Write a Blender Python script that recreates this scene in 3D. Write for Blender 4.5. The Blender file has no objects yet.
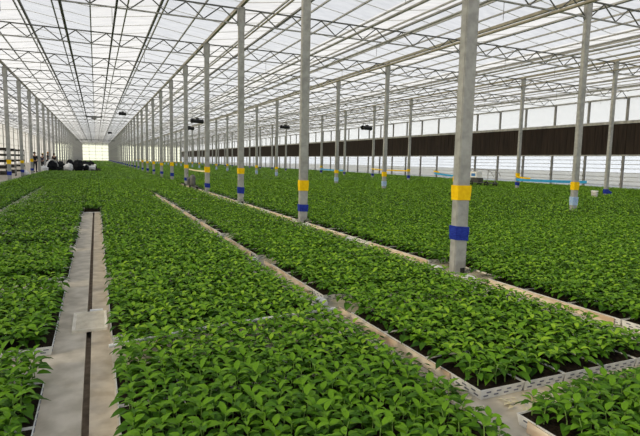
import bpy, bmesh, math, random
import numpy as np
from mathutils import Vector, Matrix

random.seed(7)
rng = np.random.default_rng(11)
scn = bpy.context.scene
COL = scn.collection
PI = math.pi

# ------------------------------------------------------------------ layout
ROW_X = [-13.83, -4.64, 4.55, 13.74, 22.93, 32.12]     # post rows, metres
Y0, DY = 5.527, 5.768                                  # first post and post spacing
NK = 37
YE = Y0 + DY * 36 + 0.3                                # end wall
YB = -12.0
TOP = 6.5
RISE = 0.34
WX = 32.12
LX = -13.83
CAM = Vector((0, 0, 1.5))
FWD = Vector((0.4028, 0.9085, -0.1107))
RGT = Vector((0.9145, -0.4040, 0.0201))
UPV = Vector((0.0265, 0.1093, 0.9937))
FPX = 505.0

def PY(k):
    return Y0 + DY * k

def px(P):
    d = Vector(P) - CAM
    z = d.dot(FWD)
    if z < 0.05:
        return None
    return 320 + FPX * d.dot(RGT) / z, 218 - FPX * d.dot(UPV) / z, z

# ------------------------------------------------------------------ materials
MATS = {}

def node_mat(name):
    m = bpy.data.materials.new(name)
    m.use_nodes = True
    nt = m.node_tree
    nt.nodes.clear()
    out = nt.nodes.new('ShaderNodeOutputMaterial')
    MATS[name] = m
    return m, nt, out

def lk(nt, a, b):
    nt.links.new(a, b)

def principled(name, c1, c2=None, scale=8.0, rough=0.7, metal=0.0, bump=0.0, stretch=(1, 1, 1), detail=5.0, spec=0.4, lo=0.35, hi=0.65):
    m, nt, out = node_mat(name)
    b = nt.nodes.new('ShaderNodeBsdfPrincipled')
    b.inputs['Roughness'].default_value = rough
    b.inputs['Metallic'].default_value = metal
    b.inputs['Specular IOR Level'].default_value = spec
    lk(nt, b.outputs[0], out.inputs[0])
    tc = nt.nodes.new('ShaderNodeTexCoord')
    mp = nt.nodes.new('ShaderNodeMapping')
    mp.inputs['Scale'].default_value = stretch
    lk(nt, tc.outputs['Object'], mp.inputs['Vector'])
    no = nt.nodes.new('ShaderNodeTexNoise')
    no.inputs['Scale'].default_value = scale
    no.inputs['Detail'].default_value = detail
    lk(nt, mp.outputs[0], no.inputs['Vector'])
    ra = nt.nodes.new('ShaderNodeValToRGB')
    ra.color_ramp.elements[0].position = lo
    ra.color_ramp.elements[1].position = hi
    ra.color_ramp.elements[0].color = (*c1, 1)
    ra.color_ramp.elements[1].color = (*(c2 or c1), 1)
    lk(nt, no.outputs['Fac'], ra.inputs[0])
    lk(nt, ra.outputs[0], b.inputs['Base Color'])
    if bump:
        bu = nt.nodes.new('ShaderNodeBump')
        bu.inputs['Strength'].default_value = bump
        bu.inputs['Distance'].default_value = 0.02
        lk(nt, no.outputs['Fac'], bu.inputs['Height'])
        lk(nt, bu.outputs[0], b.inputs['Normal'])
    return m

def sheet(name, c1, c2, clear, scale=3.0, stretch=(1, 1, 1), clear_col=(0.95, 0.97, 1.0)):
    """light-passing glass or plastic sheet: mostly diffusing, a little clear"""
    m, nt, out = node_mat(name)
    tr = nt.nodes.new('ShaderNodeBsdfTranslucent')
    df = nt.nodes.new('ShaderNodeBsdfDiffuse')
    cl = nt.nodes.new('ShaderNodeBsdfTransparent')
    cl.inputs[0].default_value = (*clear_col, 1)
    tc = nt.nodes.new('ShaderNodeTexCoord')
    mp = nt.nodes.new('ShaderNodeMapping')
    mp.inputs['Scale'].default_value = stretch
    lk(nt, tc.outputs['Object'], mp.inputs['Vector'])
    no = nt.nodes.new('ShaderNodeTexNoise')
    no.inputs['Scale'].default_value = scale
    no.inputs['Detail'].default_value = 6
    lk(nt, mp.outputs[0], no.inputs['Vector'])
    ra = nt.nodes.new('ShaderNodeValToRGB')
    ra.color_ramp.elements[0].position = 0.3
    ra.color_ramp.elements[1].position = 0.7
    ra.color_ramp.elements[0].color = (*c1, 1)
    ra.color_ramp.elements[1].color = (*c2, 1)
    lk(nt, no.outputs['Fac'], ra.inputs[0])
    lk(nt, ra.outputs[0], tr.inputs[0])
    lk(nt, ra.outputs[0], df.inputs[0])
    m1 = nt.nodes.new('ShaderNodeMixShader')
    m1.inputs[0].default_value = 0.12
    lk(nt, tr.outputs[0], m1.inputs[1])
    lk(nt, df.outputs[0], m1.inputs[2])
    m2 = nt.nodes.new('ShaderNodeMixShader')
    m2.inputs[0].default_value = clear
    lk(nt, m1.outputs[0], m2.inputs[1])
    lk(nt, cl.outputs[0], m2.inputs[2])
    lk(nt, m2.outputs[0], out.inputs[0])
    return m

def leaf_mat(name):
    """older leaves dark green, the young ones at the tip yellow-green"""
    m, nt, out = node_mat(name)
    ge = nt.nodes.new('ShaderNodeNewGeometry')
    at = nt.nodes.new('ShaderNodeAttribute')
    at.attribute_name = 'young'
    ma = nt.nodes.new('ShaderNodeMath')
    ma.operation = 'MULTIPLY_ADD'
    ma.inputs[1].default_value = 0.55
    lk(nt, at.outputs['Fac'], ma.inputs[0])
    mb = nt.nodes.new('ShaderNodeMath')
    mb.operation = 'MULTIPLY'
    mb.inputs[1].default_value = 0.50
    lk(nt, ge.outputs['Random Per Island'], mb.inputs[0])
    lk(nt, mb.outputs[0], ma.inputs[2])
    ra = nt.nodes.new('ShaderNodeValToRGB')
    cr = ra.color_ramp
    cr.elements[0].position = 0.0
    cr.elements[0].color = (0.020, 0.072, 0.004, 1)
    cr.elements[1].position = 1.0
    cr.elements[1].color = (0.300, 0.510, 0.030, 1)
    e = cr.elements.new(0.45)
    e.color = (0.074, 0.195, 0.010, 1)
    e = cr.elements.new(0.75)
    e.color = (0.172, 0.365, 0.018, 1)
    lk(nt, ma.outputs[0], ra.inputs[0])
    b = nt.nodes.new('ShaderNodeBsdfPrincipled')
    b.inputs['Roughness'].default_value = 0.5
    b.inputs['Specular IOR Level'].default_value = 0.16
    lk(nt, ra.outputs[0], b.inputs['Base Color'])
    t = nt.nodes.new('ShaderNodeBsdfTranslucent')
    lk(nt, ra.outputs[0], t.inputs[0])
    mx = nt.nodes.new('ShaderNodeMixShader')
    mx.inputs[0].default_value = 0.20
    lk(nt, b.outputs[0], mx.inputs[1])
    lk(nt, t.outputs[0], mx.inputs[2])
    lk(nt, mx.outputs[0], out.inputs[0])
    return m

leaf_mat('leaf')
principled('stem', (0.16, 0.30, 0.06), (0.22, 0.36, 0.09), rough=0.6)
principled('concrete', (0.46, 0.415, 0.335), (0.66, 0.605, 0.51), scale=6, rough=0.9, bump=0.15, detail=9)
principled('concrete_damp', (0.46, 0.385, 0.285), (0.64, 0.56, 0.44), scale=7, rough=0.85, bump=0.15, detail=9)
principled('slot_dirt', (0.13, 0.10, 0.07), (0.24, 0.19, 0.14), scale=14, rough=0.95)
principled('grate_rib', (0.62, 0.57, 0.47), (0.78, 0.73, 0.62), scale=12, rough=0.8)
principled('grate_cream', (0.72, 0.68, 0.58), (0.88, 0.84, 0.74), scale=9, rough=0.7)
principled('post_concrete', (0.295, 0.30, 0.295), (0.405, 0.415, 0.41), scale=9, rough=0.85, bump=0.08, detail=9)
principled('black_rubber', (0.012, 0.012, 0.013), (0.03, 0.03, 0.032), rough=0.7)
principled('tape_yellow', (0.86, 0.52, 0.004), (0.95, 0.64, 0.008), scale=18, rough=0.6, spec=0.15)
principled('tape_blue', (0.010, 0.022, 0.24), (0.022, 0.05, 0.40), scale=22, rough=0.5, stretch=(1, 1, 3), spec=0.2)
principled('tape_pale_blue', (0.25, 0.42, 0.72), (0.48, 0.60, 0.80), scale=22, rough=0.4)
principled('tape_sky_blue', (0.03, 0.30, 0.62), (0.05, 0.38, 0.72), scale=6, rough=0.5)
principled('tape_cream', (0.80, 0.74, 0.42), (0.86, 0.80, 0.52), scale=6, rough=0.6)
principled('galvanised', (0.26, 0.26, 0.25), (0.40, 0.40, 0.385), scale=4, rough=0.5, metal=0.35)
principled('steel_dark', (0.10, 0.105, 0.10), (0.17, 0.17, 0.16), scale=4, rough=0.55, metal=0.3)
principled('rail_dark', (0.055, 0.055, 0.05), (0.10, 0.10, 0.09), scale=4, rough=0.55, metal=0.2)
principled('gutter_metal', (0.26, 0.24, 0.19), (0.36, 0.335, 0.27), scale=3, rough=0.5, metal=0.2)
principled('tray_white', (0.70, 0.71, 0.72), (0.86, 0.87, 0.87), scale=14, rough=0.5, bump=0.05)
principled('tray_mark', (0.10, 0.11, 0.16), (0.20, 0.21, 0.27), rough=0.7)
principled('soil', (0.010, 0.008, 0.006), (0.032, 0.023, 0.015), scale=60, rough=1.0, bump=0.5, spec=0.1)
principled('board_tan', (0.55, 0.40, 0.27), (0.82, 0.74, 0.62), scale=3.5, rough=0.85, stretch=(4, 1, 4), detail=8)
principled('scrap', (0.55, 0.48, 0.26), (0.78, 0.74, 0.56), scale=5, rough=0.9)
principled('pad_dark', (0.009, 0.006, 0.0045), (0.028, 0.018, 0.013), scale=2.5, rough=0.95, stretch=(1, 6, 0.3))
principled('wall_steel', (0.16, 0.16, 0.155), (0.24, 0.24, 0.235), scale=3, rough=0.6, metal=0.2)
principled('wall_white_trim', (0.62, 0.62, 0.61), (0.74, 0.74, 0.73), scale=3, rough=0.6)
principled('outside_ground', (0.34, 0.33, 0.26), (0.46, 0.45, 0.36), scale=0.3, rough=1.0)
principled('cloth_black', (0.008, 0.009, 0.012), (0.022, 0.024, 0.03), scale=6, rough=0.9)
principled('cloth_navy', (0.012, 0.02, 0.05), (0.03, 0.04, 0.08), scale=6, rough=0.9)
principled('cloth_yellow', (0.80, 0.52, 0.02), (0.88, 0.62, 0.05), rough=0.8)
principled('cloth_orange', (0.62, 0.25, 0.05), (0.72, 0.33, 0.08), rough=0.8)
principled('cloth_white', (0.72, 0.72, 0.72), (0.86, 0.86, 0.86), scale=5, rough=0.8)
principled('skin', (0.42, 0.25, 0.17), (0.48, 0.29, 0.20), rough=0.6)
principled('hair', (0.012, 0.009, 0.007), (0.03, 0.02, 0.016), rough=0.7)
principled('sheet_black', (0.006, 0.007, 0.009), (0.016, 0.017, 0.02), scale=5, rough=0.8, bump=0.3, spec=0.15)
principled('sheet_white', (0.72, 0.73, 0.74), (0.90, 0.90, 0.90), scale=5, rough=0.5, bump=0.3)
principled('plastic_white', (0.86, 0.86, 0.85), (0.93, 0.93, 0.92), rough=0.45)
principled('machine_grey', (0.25, 0.25, 0.26), (0.34, 0.34, 0.35), rough=0.5, metal=0.2)
principled('machine_blue', (0.05, 0.18, 0.50), (0.08, 0.25, 0.60), rough=0.5)
principled('shelf_dark', (0.02, 0.018, 0.015), (0.06, 0.05, 0.04), scale=5, rough=0.9)
sheet('roof_glass', (0.50, 0.50, 0.51), (0.68, 0.68, 0.68), 0.42, scale=2.5, stretch=(0.6, 1.6, 1))
sheet('wall_sheet', (0.88, 0.88, 0.88), (0.95, 0.95, 0.945), 0.65, scale=1.5)
sheet('side_sheet', (0.56, 0.58, 0.62), (0.66, 0.68, 0.72), 0.16, scale=1.5)
sheet('window_film', (0.92, 0.93, 0.94), (0.97, 0.97, 0.97), 0.6, scale=1.5, clear_col=(0.97, 0.97, 0.96))
sheet('end_glass', (0.86, 0.90, 0.74), (0.94, 0.95, 0.86), 0.8, scale=0.3, clear_col=(0.99, 0.99, 0.88))

# ------------------------------------------------------------------ helpers
class MB:
    """collects simple shapes; build() links them as ONE mesh object"""
    def __init__(s):
        s.v, s.f, s.m = [], [], []

    def quad_mesh(s, vs, fs, mi=0):
        n = len(s.v)
        s.v += [tuple(p) for p in vs]
        s.f += [tuple(n + i for i in f) for f in fs]
        s.m += [mi] * len(fs)
        return s

    def box(s, x0, x1, y0, y1, z0, z1, mi=0):
        vs = [(x0, y0, z0), (x1, y0, z0), (x1, y1, z0), (x0, y1, z0), (x0, y0, z1), (x1, y0, z1), (x1, y1, z1), (x0, y1, z1)]
        return s.quad_mesh(vs, [(0, 3, 2, 1), (4, 5, 6, 7), (0, 1, 5, 4), (1, 2, 6, 5), (2, 3, 7, 6), (3, 0, 4, 7)], mi)

    def tube(s, a, b, r, n=6, r2=None, mi=0):
        a, b = Vector(a), Vector(b)
        d = (b - a).normalized()
        u = d.orthogonal().normalized()
        w = d.cross(u)
        r2 = r if r2 is None else r2
        vs = []
        for i in range(n):
            t = 2 * PI * (i + 0.5) / n
            vs.append(a + (u * math.cos(t) + w * math.sin(t)) * r)
        for i in range(n):
            t = 2 * PI * (i + 0.5) / n
            vs.append(b + (u * math.cos(t) + w * math.sin(t)) * r2)
        fs = [(i, (i + 1) % n, n + (i + 1) % n, n + i) for i in range(n)]
        fs += [tuple(range(n - 1, -1, -1)), tuple(range(n, 2 * n))]
        return s.quad_mesh(vs, fs, mi)

    def path(s, pts, r, n=6, mi=0):
        for a, b in zip(pts[:-1], pts[1:]):
            s.tube(a, b, r, n, mi=mi)
        return s

    def bar(s, a, b, w, h, mi=0):
        """rectangular bar from a to b, width w (horizontal), height h"""
        a, b = Vector(a), Vector(b)
        d = (b - a).normalized()
        sd = d.cross(Vector((0, 0, 1)))
        if sd.length < 1e-4:
            sd = Vector((1, 0, 0))
        sd.normalize()
        up = sd.cross(d).normalized()
        vs = []
        for p in (a, b):
            for i, j in ((-1, -1), (1, -1), (1, 1), (-1, 1)):
                vs.append(p + sd * i * w / 2 + up * j * h / 2)
        return s.quad_mesh(vs, [(0, 1, 2, 3), (7, 6, 5, 4), (0, 4, 5, 1), (1, 5, 6, 2), (2, 6, 7, 3), (3, 7, 4, 0)], mi)

    def lathe(s, prof, c=(0, 0, 0), n=14, mi=0):
        vs, fs = [], []
        for r, z in prof:
            for i in range(n):
                t = 2 * PI * i / n
                vs.append((c[0] + r * math.cos(t), c[1] + r * math.sin(t), c[2] + z))
        for k in range(len(prof) - 1):
            for i in range(n):
                fs.append((k * n + i, k * n + (i + 1) % n, (k + 1) * n + (i + 1) % n, (k + 1) * n + i))
        fs.append(tuple(range(n - 1, -1, -1)))
        fs.append(tuple(range((len(prof) - 1) * n, len(prof) * n)))
        return s.quad_mesh(vs, fs, mi)

    def mesh(s, name, mats, smooth=False):
        me = bpy.data.meshes.new(name)
        me.from_pydata(s.v, [], s.f)
        for m in (mats if isinstance(mats, (list, tuple)) else [mats]):
            me.materials.append(MATS[m])
        if any(s.m):
            me.polygons.foreach_set('material_index', s.m)
        if smooth:
            me.polygons.foreach_set('use_smooth', [True] * len(s.f))
        me.update()
        return me

    def build(s, name, mats, parent=None, smooth=False):
        return put(name, s.mesh(name, mats, smooth), parent)

def put(name, me, parent=None, loc=None):
    o = bpy.data.objects.new(name, me)
    COL.objects.link(o)
    if parent is not None:
        o.parent = parent
    if loc is not None:
        o.location = loc
    return o

def empty(name, loc=(0, 0, 0), rz=0.0):
    o = bpy.data.objects.new(name, None)
    o.empty_display_size = 0.1
    COL.objects.link(o)
    o.location = loc
    o.rotation_euler = (0, 0, rz)
    return o

def tag(o, label, cat, group=None):
    o['label'] = label
    o['category'] = cat
    if group:
        o['group'] = group
    return o

def struct(o):
    o['kind'] = 'structure'
    return o

def copy_tree(o, parent=None):
    c = o.copy()
    COL.objects.link(c)
    c.parent = parent
    for ch in o.children:
        copy_tree(ch, c)
    return c

ORD = ['first', 'second', 'third', 'fourth', 'fifth', 'sixth', 'seventh', 'eighth', 'ninth', 'tenth', 'eleventh', 'twelfth', 'thirteenth', 'fourteenth']

# ------------------------------------------------------------------ the setting
SL0, SL1 = -0.115, -0.075           # drain slot
CHX0, CHX1, CHY = -0.34, 0.07, 14.9

fl = MB()
fl.box(LX - 0.2, SL0, YB, YE + 0.3, -0.12, 0.0)
fl.box(SL1, CHX1, YB, YE + 0.3, -0.12, -0.0, 1)
fl.box(CHX1, WX + 0.3, YB, YE + 0.3, -0.12, 0.0)
fl.box(SL0, SL1, YB, YE + 0.3, -0.12, -0.055, 2)
struct(fl.build('floor', ['concrete', 'concrete_damp', 'slot_dirt']))
struct(MB().box(-140, 160, -80, 320, -0.4, -0.125).build('ground', 'outside_ground'))

# roof: low glazed ridges running along the rows, two to a bay
rf, gb = MB(), MB()
bars_y = np.arange(YB, YE + 0.1, DY / 4)
for i in range(5):
    x0 = ROW_X[i]
    for q in range(4):
        xa, xb = x0 + 9.19 * q / 4, x0 + 9.19 * (q + 1) / 4
        za, zb = (TOP + 0.16, TOP + 0.16 + RISE) if q % 2 == 0 else (TOP + 0.16 + RISE, TOP + 0.16)
        rf.quad_mesh([(xa, YB, za), (xb, YB, zb), (xb, YE + 0.2, zb), (xa, YE + 0.2, za)], [(0, 1, 2, 3)])
        for y in bars_y:
            gb.bar((xa, y, za - 0.03), (xb, y, zb - 0.03), 0.016, 0.02)
ceil = struct(rf.build('ceiling', 'roof_glass'))
gb.build('glazing_bar', 'wall_white_trim', ceil)
ridge = MB()
for i in range(5):
    for q in (1, 3):
        x = ROW_X[i] + 9.19 * q / 4
        ridge.box(x - 0.04, x + 0.04, YB, YE + 0.1, TOP + RISE + 0.06, TOP + RISE + 0.13)
ridge.build('ridge_bar', 'wall_steel', ceil)
n_trim = 0
for i in range(5):
    for q in range(1, 8):
        x = ROW_X[i] + 9.19 * q / 8
        n_trim += 1
        w = 0.022
        struct(MB().box(x - w, x + w, YB, YE, TOP + 0.035, TOP + 0.09).build('trim_%d' % n_trim, 'galvanised'))

# roof gutters above the post rows
for i, nm in ((1, 'trolley path posts'), (2, 'posts beside the narrow bed'), (3, 'posts out in the wide field'), (4, 'outer posts by the dark wall band')):
    x = ROW_X[i]
    g = MB()
    g.quad_mesh([(x - 0.05, YB, TOP + 0.055), (x + 0.05, YB, TOP + 0.055), (x + 0.07, YB, TOP + 0.15), (x - 0.07, YB, TOP + 0.15),
                 (x - 0.05, YE, TOP + 0.055), (x + 0.05, YE, TOP + 0.055), (x + 0.07, YE, TOP + 0.15), (x - 0.07, YE, TOP + 0.15)],
                [(0, 1, 2, 3), (7, 6, 5, 4), (0, 4, 5, 1), (1, 5, 6, 2), (3, 7, 4, 0)])
    tag(g.build('roof_gutter', 'gutter_metal'), 'long pale metal roof gutter running above the ' + nm, 'gutter', 'roof gutters')

# wall with the dark band
wall = MB()
wall.box(WX + 0.06, WX + 0.10, YB, YE, 0.0, 2.3)
w_r = struct(wall.build('wall_right', 'wall_sheet'))
rib = MB()
for z in (0.32, 0.60, 0.88, 1.16, 1.44, 1.72, 2.0):
    rib.box(WX + 0.02, WX + 0.06, YB, YE, z - 0.018, z + 0.018)
rib.build('wall_rib', 'galvanised', w_r)
pad = MB()
y = YB
while y < YE:
    y1 = min(y + 0.58, YE)
    pad.box(WX + 0.03, WX + 0.16, y, y1 - 0.03, 2.36, 4.42)
    pad.box(WX + 0.06, WX + 0.16, y1 - 0.03, y1, 2.36, 4.42)
    y = y1
pad.build('cooling_pad', 'pad_dark', w_r)
MB().box(WX - 0.02, WX + 0.14, YB, YE, 2.28, 2.37).build('pad_rail', 'galvanised', w_r)
MB().box(WX - 0.06, WX + 0.16, YB, YE, 4.41, 4.60).build('window_sill', 'galvanised', w_r)
MB().box(WX - 0.06, WX + 0.16, YB, YE, 6.08, 6.17).build('eave_rail', 'galvanised', w_r)
MB().box(WX + 0.06, WX + 0.10, YB, YE, 6.17, TOP + 0.2).build('eave_sheet', 'window_film', w_r)
low = MB().box(-0.07, 0.07, -0.06, 0.06, 0.0, 2.30)
for z in (0.3, 0.8, 1.3, 1.8):
    low.box(-0.09, -0.07, -0.085, 0.085, z, z + 0.16)
low = low.mesh('mullion', 'wall_steel')
high = MB().box(-0.06, 0.06, -0.07, 0.07, 4.6, 6.08).mesh('window_post', 'wall_steel')
pane_me = MB().box(-0.01, 0.01, 0.07, DY / 2 - 0.07, 4.6, 6.08).mesh('pane', 'window_film')
nwin = 0
for j in range(-6, 2 * NK - 1):
    yj = Y0 + DY * j / 2
    if yj > YE - 0.1:
        break
    put('wall_post', low, w_r, (WX, yj, 0))
    nwin += 1
    wn = struct(put('window_%d' % nwin, high, None, (WX + 0.02, yj, 0)))
    put('pane', pane_me, wn, (0.05, 0, 0))

# wall beyond the trolley path
w_l = struct(MB().box(LX - 0.10, LX - 0.06, YB, YE, 0.0, TOP + 0.2).build('wall_left', 'side_sheet'))
rl = MB()
for z in (1.0, 2.2, 3.4, 4.6, 5.8):
    rl.box(LX - 0.06, LX - 0.02, YB, YE, z - 0.03, z + 0.03)
rl.build('wall_rib', 'galvanised', w_l)
lp = MB().box(-0.08, 0.06, -0.07, 0.07, 0, TOP + 0.1).mesh('wall_post', 'galvanised')
for k in range(NK):
    put('wall_post', lp, w_l, (LX, PY(k), 0))

# end wall and the wall behind the camera
w_e = struct(MB().box(LX - 0.1, WX + 0.1, YE + 0.06, YE + 0.10, 0.0, TOP + 0.8).build('wall_end', 'end_glass'))
eg = MB()
x = LX
while x < WX + 0.1:
    eg.box(x - 0.05, x + 0.05, YE, YE + 0.06, 0, TOP + 0.4)
    x += 9.19 / 4
for z in (1.1, 2.4, 3.7, 5.0, 6.3):
    eg.box(LX, WX, YE, YE + 0.06, z - 0.05, z + 0.05)
eg.build('glazing_bar', 'galvanised', w_e)
struct(MB().box(LX - 0.1, WX + 0.1, YB - 0.1, YB - 0.06, 0.0, TOP + 0.8).build('wall_back', 'wall_sheet'))

# ------------------------------------------------------------------ drain grate plate
gr = empty('drain_cover', (-0.087, 4.93, 0))
tag(gr, 'square cream ribbed cover plate lying across the drain slot', 'drain cover')
MB().box(-0.13, 0.13, -0.26, 0.26, 0.001, 0.016).build('plate', 'grate_cream', gr)
rb = MB()
for i in range(15):
    yy = -0.235 + i * 0.0335
    rb.bar((-0.115, yy - 0.012, 0.018), (0.115, yy + 0.012, 0.018), 0.011, 0.006)
rb.build('tread_rib', 'grate_rib', gr)
fr = MB()
fr.box(-0.142, -0.13, -0.27, 0.27, 0.0, 0.026).box(0.13, 0.142, -0.27, 0.27, 0.0, 0.026).box(-0.13, 0.13, -0.272, -0.26, 0.0, 0.026).box(-0.13, 0.13, 0.26, 0.272, 0.0, 0.026)
fr.build('plate_rim', 'grate_cream', gr)
MB().box(-0.005, 0.11, 0.285, 0.33, 0.0, 0.03).build('end_lip', 'tray_white', gr)

# ------------------------------------------------------------------ posts
shaft_me = MB().box(-0.10, 0.10, -0.0625, 0.0625, 0, TOP + 0.04)
b = bmesh.new()
tmp = shaft_me.mesh('t', 'post_concrete')
b.from_mesh(tmp)
bmesh.ops.bevel(b, geom=[e for e in b.edges if abs(e.verts[0].co.z - e.verts[1].co.z) > 1], offset=0.012, segments=2, affect='EDGES')
shaft_me = bpy.data.meshes.new('shaft')
b.to_mesh(shaft_me)
shaft_me.materials.append(MATS['post_concrete'])
b.free()
cap_me = MB().box(-0.11, 0.11, -0.075, 0.075, TOP - 0.02, TOP + 0.05).box(-0.13, -0.10, -0.05, 0.05, TOP - 0.55, TOP).box(0.10, 0.13, -0.05, 0.05, TOP - 0.55, TOP).mesh('post_cap', 'galvanised')
hole_me = MB().box(0.00, 0.075, -0.0660, -0.060, 0.012, 0.085).mesh('base_opening', 'black_rubber')

def wrap_mesh(name, mat, h, tilt=0.0, layers=3, flap=False):
    """tape wound several times round a post, edges not quite level"""
    m = MB()
    for l in range(layers):
        o = 0.006 + 0.003 * l
        za = h * l / layers * 0.75
        zb = za + h * 0.5
        t = tilt * (1 if l % 2 else -0.6)
        x, y = 0.10 + o, 0.0625 + o
        vs = [(-x, -y, za - t), (x, -y, za + t), (x, y, za + t), (-x, y, za - t), (-x, -y, zb - t), (x, -y, zb + t), (x, y, zb + t), (-x, y, zb - t)]
        m.quad_mesh(vs, [(0, 3, 2, 1), (4, 5, 6, 7), (0, 1, 5, 4), (1, 2, 6, 5), (2, 3, 7, 6), (3, 0, 4, 7)])
    if flap:
        m.quad_mesh([(0.11, -0.07, 0.02), (0.32, -0.09, -0.05), (0.32, -0.075, -0.05), (0.11, -0.055, 0.02),
                     (0.11, -0.07, h * 0.8), (0.33, -0.09, h * 0.4), (0.33, -0.075, h * 0.4), (0.11, -0.055, h * 0.8)],
                    [(0, 1, 5, 4), (1, 2, 6, 5), (2, 3, 7, 6), (3, 0, 4, 7), (0, 3, 2, 1), (4, 5, 6, 7)])
    return m.mesh(name, mat)

yel = [wrap_mesh('yellow_band', 'tape_yellow', 0.20, 0.002), wrap_mesh('yellow_band', 'tape_yellow', 0.25, 0.004)]
blu = [wrap_mesh('blue_band', 'tape_blue', 0.19, 0.016), wrap_mesh('blue_band', 'tape_blue', 0.17, 0.008, flap=False), wrap_mesh('blue_band', 'tape_blue', 0.22, 0.012)]
blu_f = wrap_mesh('blue_band', 'tape_blue', 0.22, 0.012, flap=True)
pal = wrap_mesh('pale_blue_band', 'tape_pale_blue', 0.26, 0.008)

row_words = {1: 'trolley path row', 2: 'row beside the narrow bed', 3: 'row amid the field', 4: 'row by the dark wall'}
row_first = {1: 5, 2: 0, 3: 1, 4: 2}
row_last_named = {1: 13, 2: 11, 3: 11, 4: 12}
for i in (1, 2, 3, 4):
    for k in range(row_first[i], NK):
        p = empty('support_post', (ROW_X[i], PY(k), 0))
        n = k - row_first[i]
        if (i == 2 and k >= 10) or (i == 1 and k >= 8):
            bands = 'no yellow tape'
        elif i == 3:
            bands = 'yellow and pale blue tape'
        elif i == 4:
            bands = 'a blue tape band'
        else:
            bands = 'yellow and blue tape'
        if k <= row_last_named[i]:
            tag(p, 'grey post with %s, %s along the %s' % (bands, ORD[n], row_words[i]), 'post', 'posts of the ' + row_words[i])
        else:
            tag(p, 'slim grey post far down the %s' % row_words[i], 'post', 'far posts of the ' + row_words[i])
        put('shaft', shaft_me, p)
        put('post_cap', cap_me, p)
        if i == 2 and k < 3:
            put('base_opening', hole_me, p)
        if i in (1, 2):
            zy = {0: 1.02, 1: 0.80, 2: 1.03, 3: 0.92}.get(k, 0.95 + 0.1 * random.random()) if i == 2 else 0.98 + 0.08 * random.random()
            zb = {0: 0.47, 1: 0.30, 2: 0.36, 3: 0.25}.get(k, 0.28 + 0.12 * random.random()) if i == 2 else 0.36
            if (i == 2 and k < 10) or (i == 1 and k < 8):
                put('yellow_band', yel[0 if k == 0 else k % 2], p, (0, 0, zy))
            if i == 2 or k < 8:
                put('blue_band', blu[0 if k == 0 else (1 if k == 1 else k % 3)], p, (0, 0, zb))
        elif i == 3:
            put('yellow_band', yel[k % 2], p, (0, 0, 0.78 + 0.05 * random.random()))
            put('pale_blue_band', pal, p, (0, 0, 0.30))
        else:
            put('blue_band', blu_f if k == 2 else blu[k % 3], p, (0, 0, 0.22 if k == 2 else 0.34))
            if k in (3, 5, 8):
                y_ = put('yellow_band', yel[0], p, (0, 0, 0.86))

# ------------------------------------------------------------------ lattice roof trusses
SPAN = 9.19
def truss_parts(n=8):
    top = MB().bar((0.09, 0, TOP - 0.01), (SPAN - 0.09, 0, TOP - 0.01), 0.05, 0.042)
    bot = MB().bar((0.09, 0, TOP - 0.49), (SPAN - 0.09, 0, TOP - 0.49), 0.05, 0.04)
    web = MB()
    a0, s = 0.12, (SPAN - 0.24) / n
    for q in range(n):
        xa, xm, xb = a0 + q * s, a0 + (q + 0.5) * s, a0 + (q + 1) * s
        web.tube((xa, 0, TOP - 0.47), (xm, 0, TOP - 0.03), 0.021, 5)
        web.tube((xm, 0, TOP - 0.03), (xb, 0, TOP - 0.47), 0.021, 5)
    return top, bot, web
tp, bt, wb = truss_parts()
t_top, t_bot, t_web = tp.mesh('top_chord', 'steel_dark'), bt.mesh('bottom_chord', 'galvanised'), wb.mesh('lattice_web', 'steel_dark')
t_hang = MB().tube((0, 0, TOP - 0.5), (0, 0, TOP - 1.0), 0.008, 5).mesh('hanger_rod', 'steel_dark')
whole = MB()
for m_ in (tp, bt, wb):
    whole.quad_mesh(m_.v, m_.f)
t_far = whole.mesh('roof_truss', 'galvanised')
bay_words = {0: 'bay beyond the trolley path', 1: 'bay above the drain path', 2: 'bay past the narrow bed', 3: 'bay above the wide field', 4: 'bay along the dark wall'}
first_k = {0: 5, 1: 1, 2: 1, 3: 1, 4: 2}
for i in range(5):
    for k in range(first_k[i], NK):
        n = k - first_k[i]
        if n < 9:
            t = empty('roof_truss', (ROW_X[i], PY(k), 0))
            put('top_chord', t_top, t)
            put('bottom_chord', t_bot, t)
            put('lattice_web', t_web, t)
            for xx in (2.3 + 0.4 * (k % 2), 6.6 - 0.7 * (k % 3)):
                put('hanger_rod', t_hang, t, (xx, 0, 0))
            tag(t, 'grey lattice roof truss, %s one over the %s' % (ORD[n], bay_words[i]), 'truss', 'trusses of the ' + bay_words[i])
        else:
            t = put('roof_truss', t_far, None, (ROW_X[i], PY(k), 0))
            tag(t, 'small faraway roof truss deep in the %s' % bay_words[i], 'truss', 'far trusses of the ' + bay_words[i])

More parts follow.
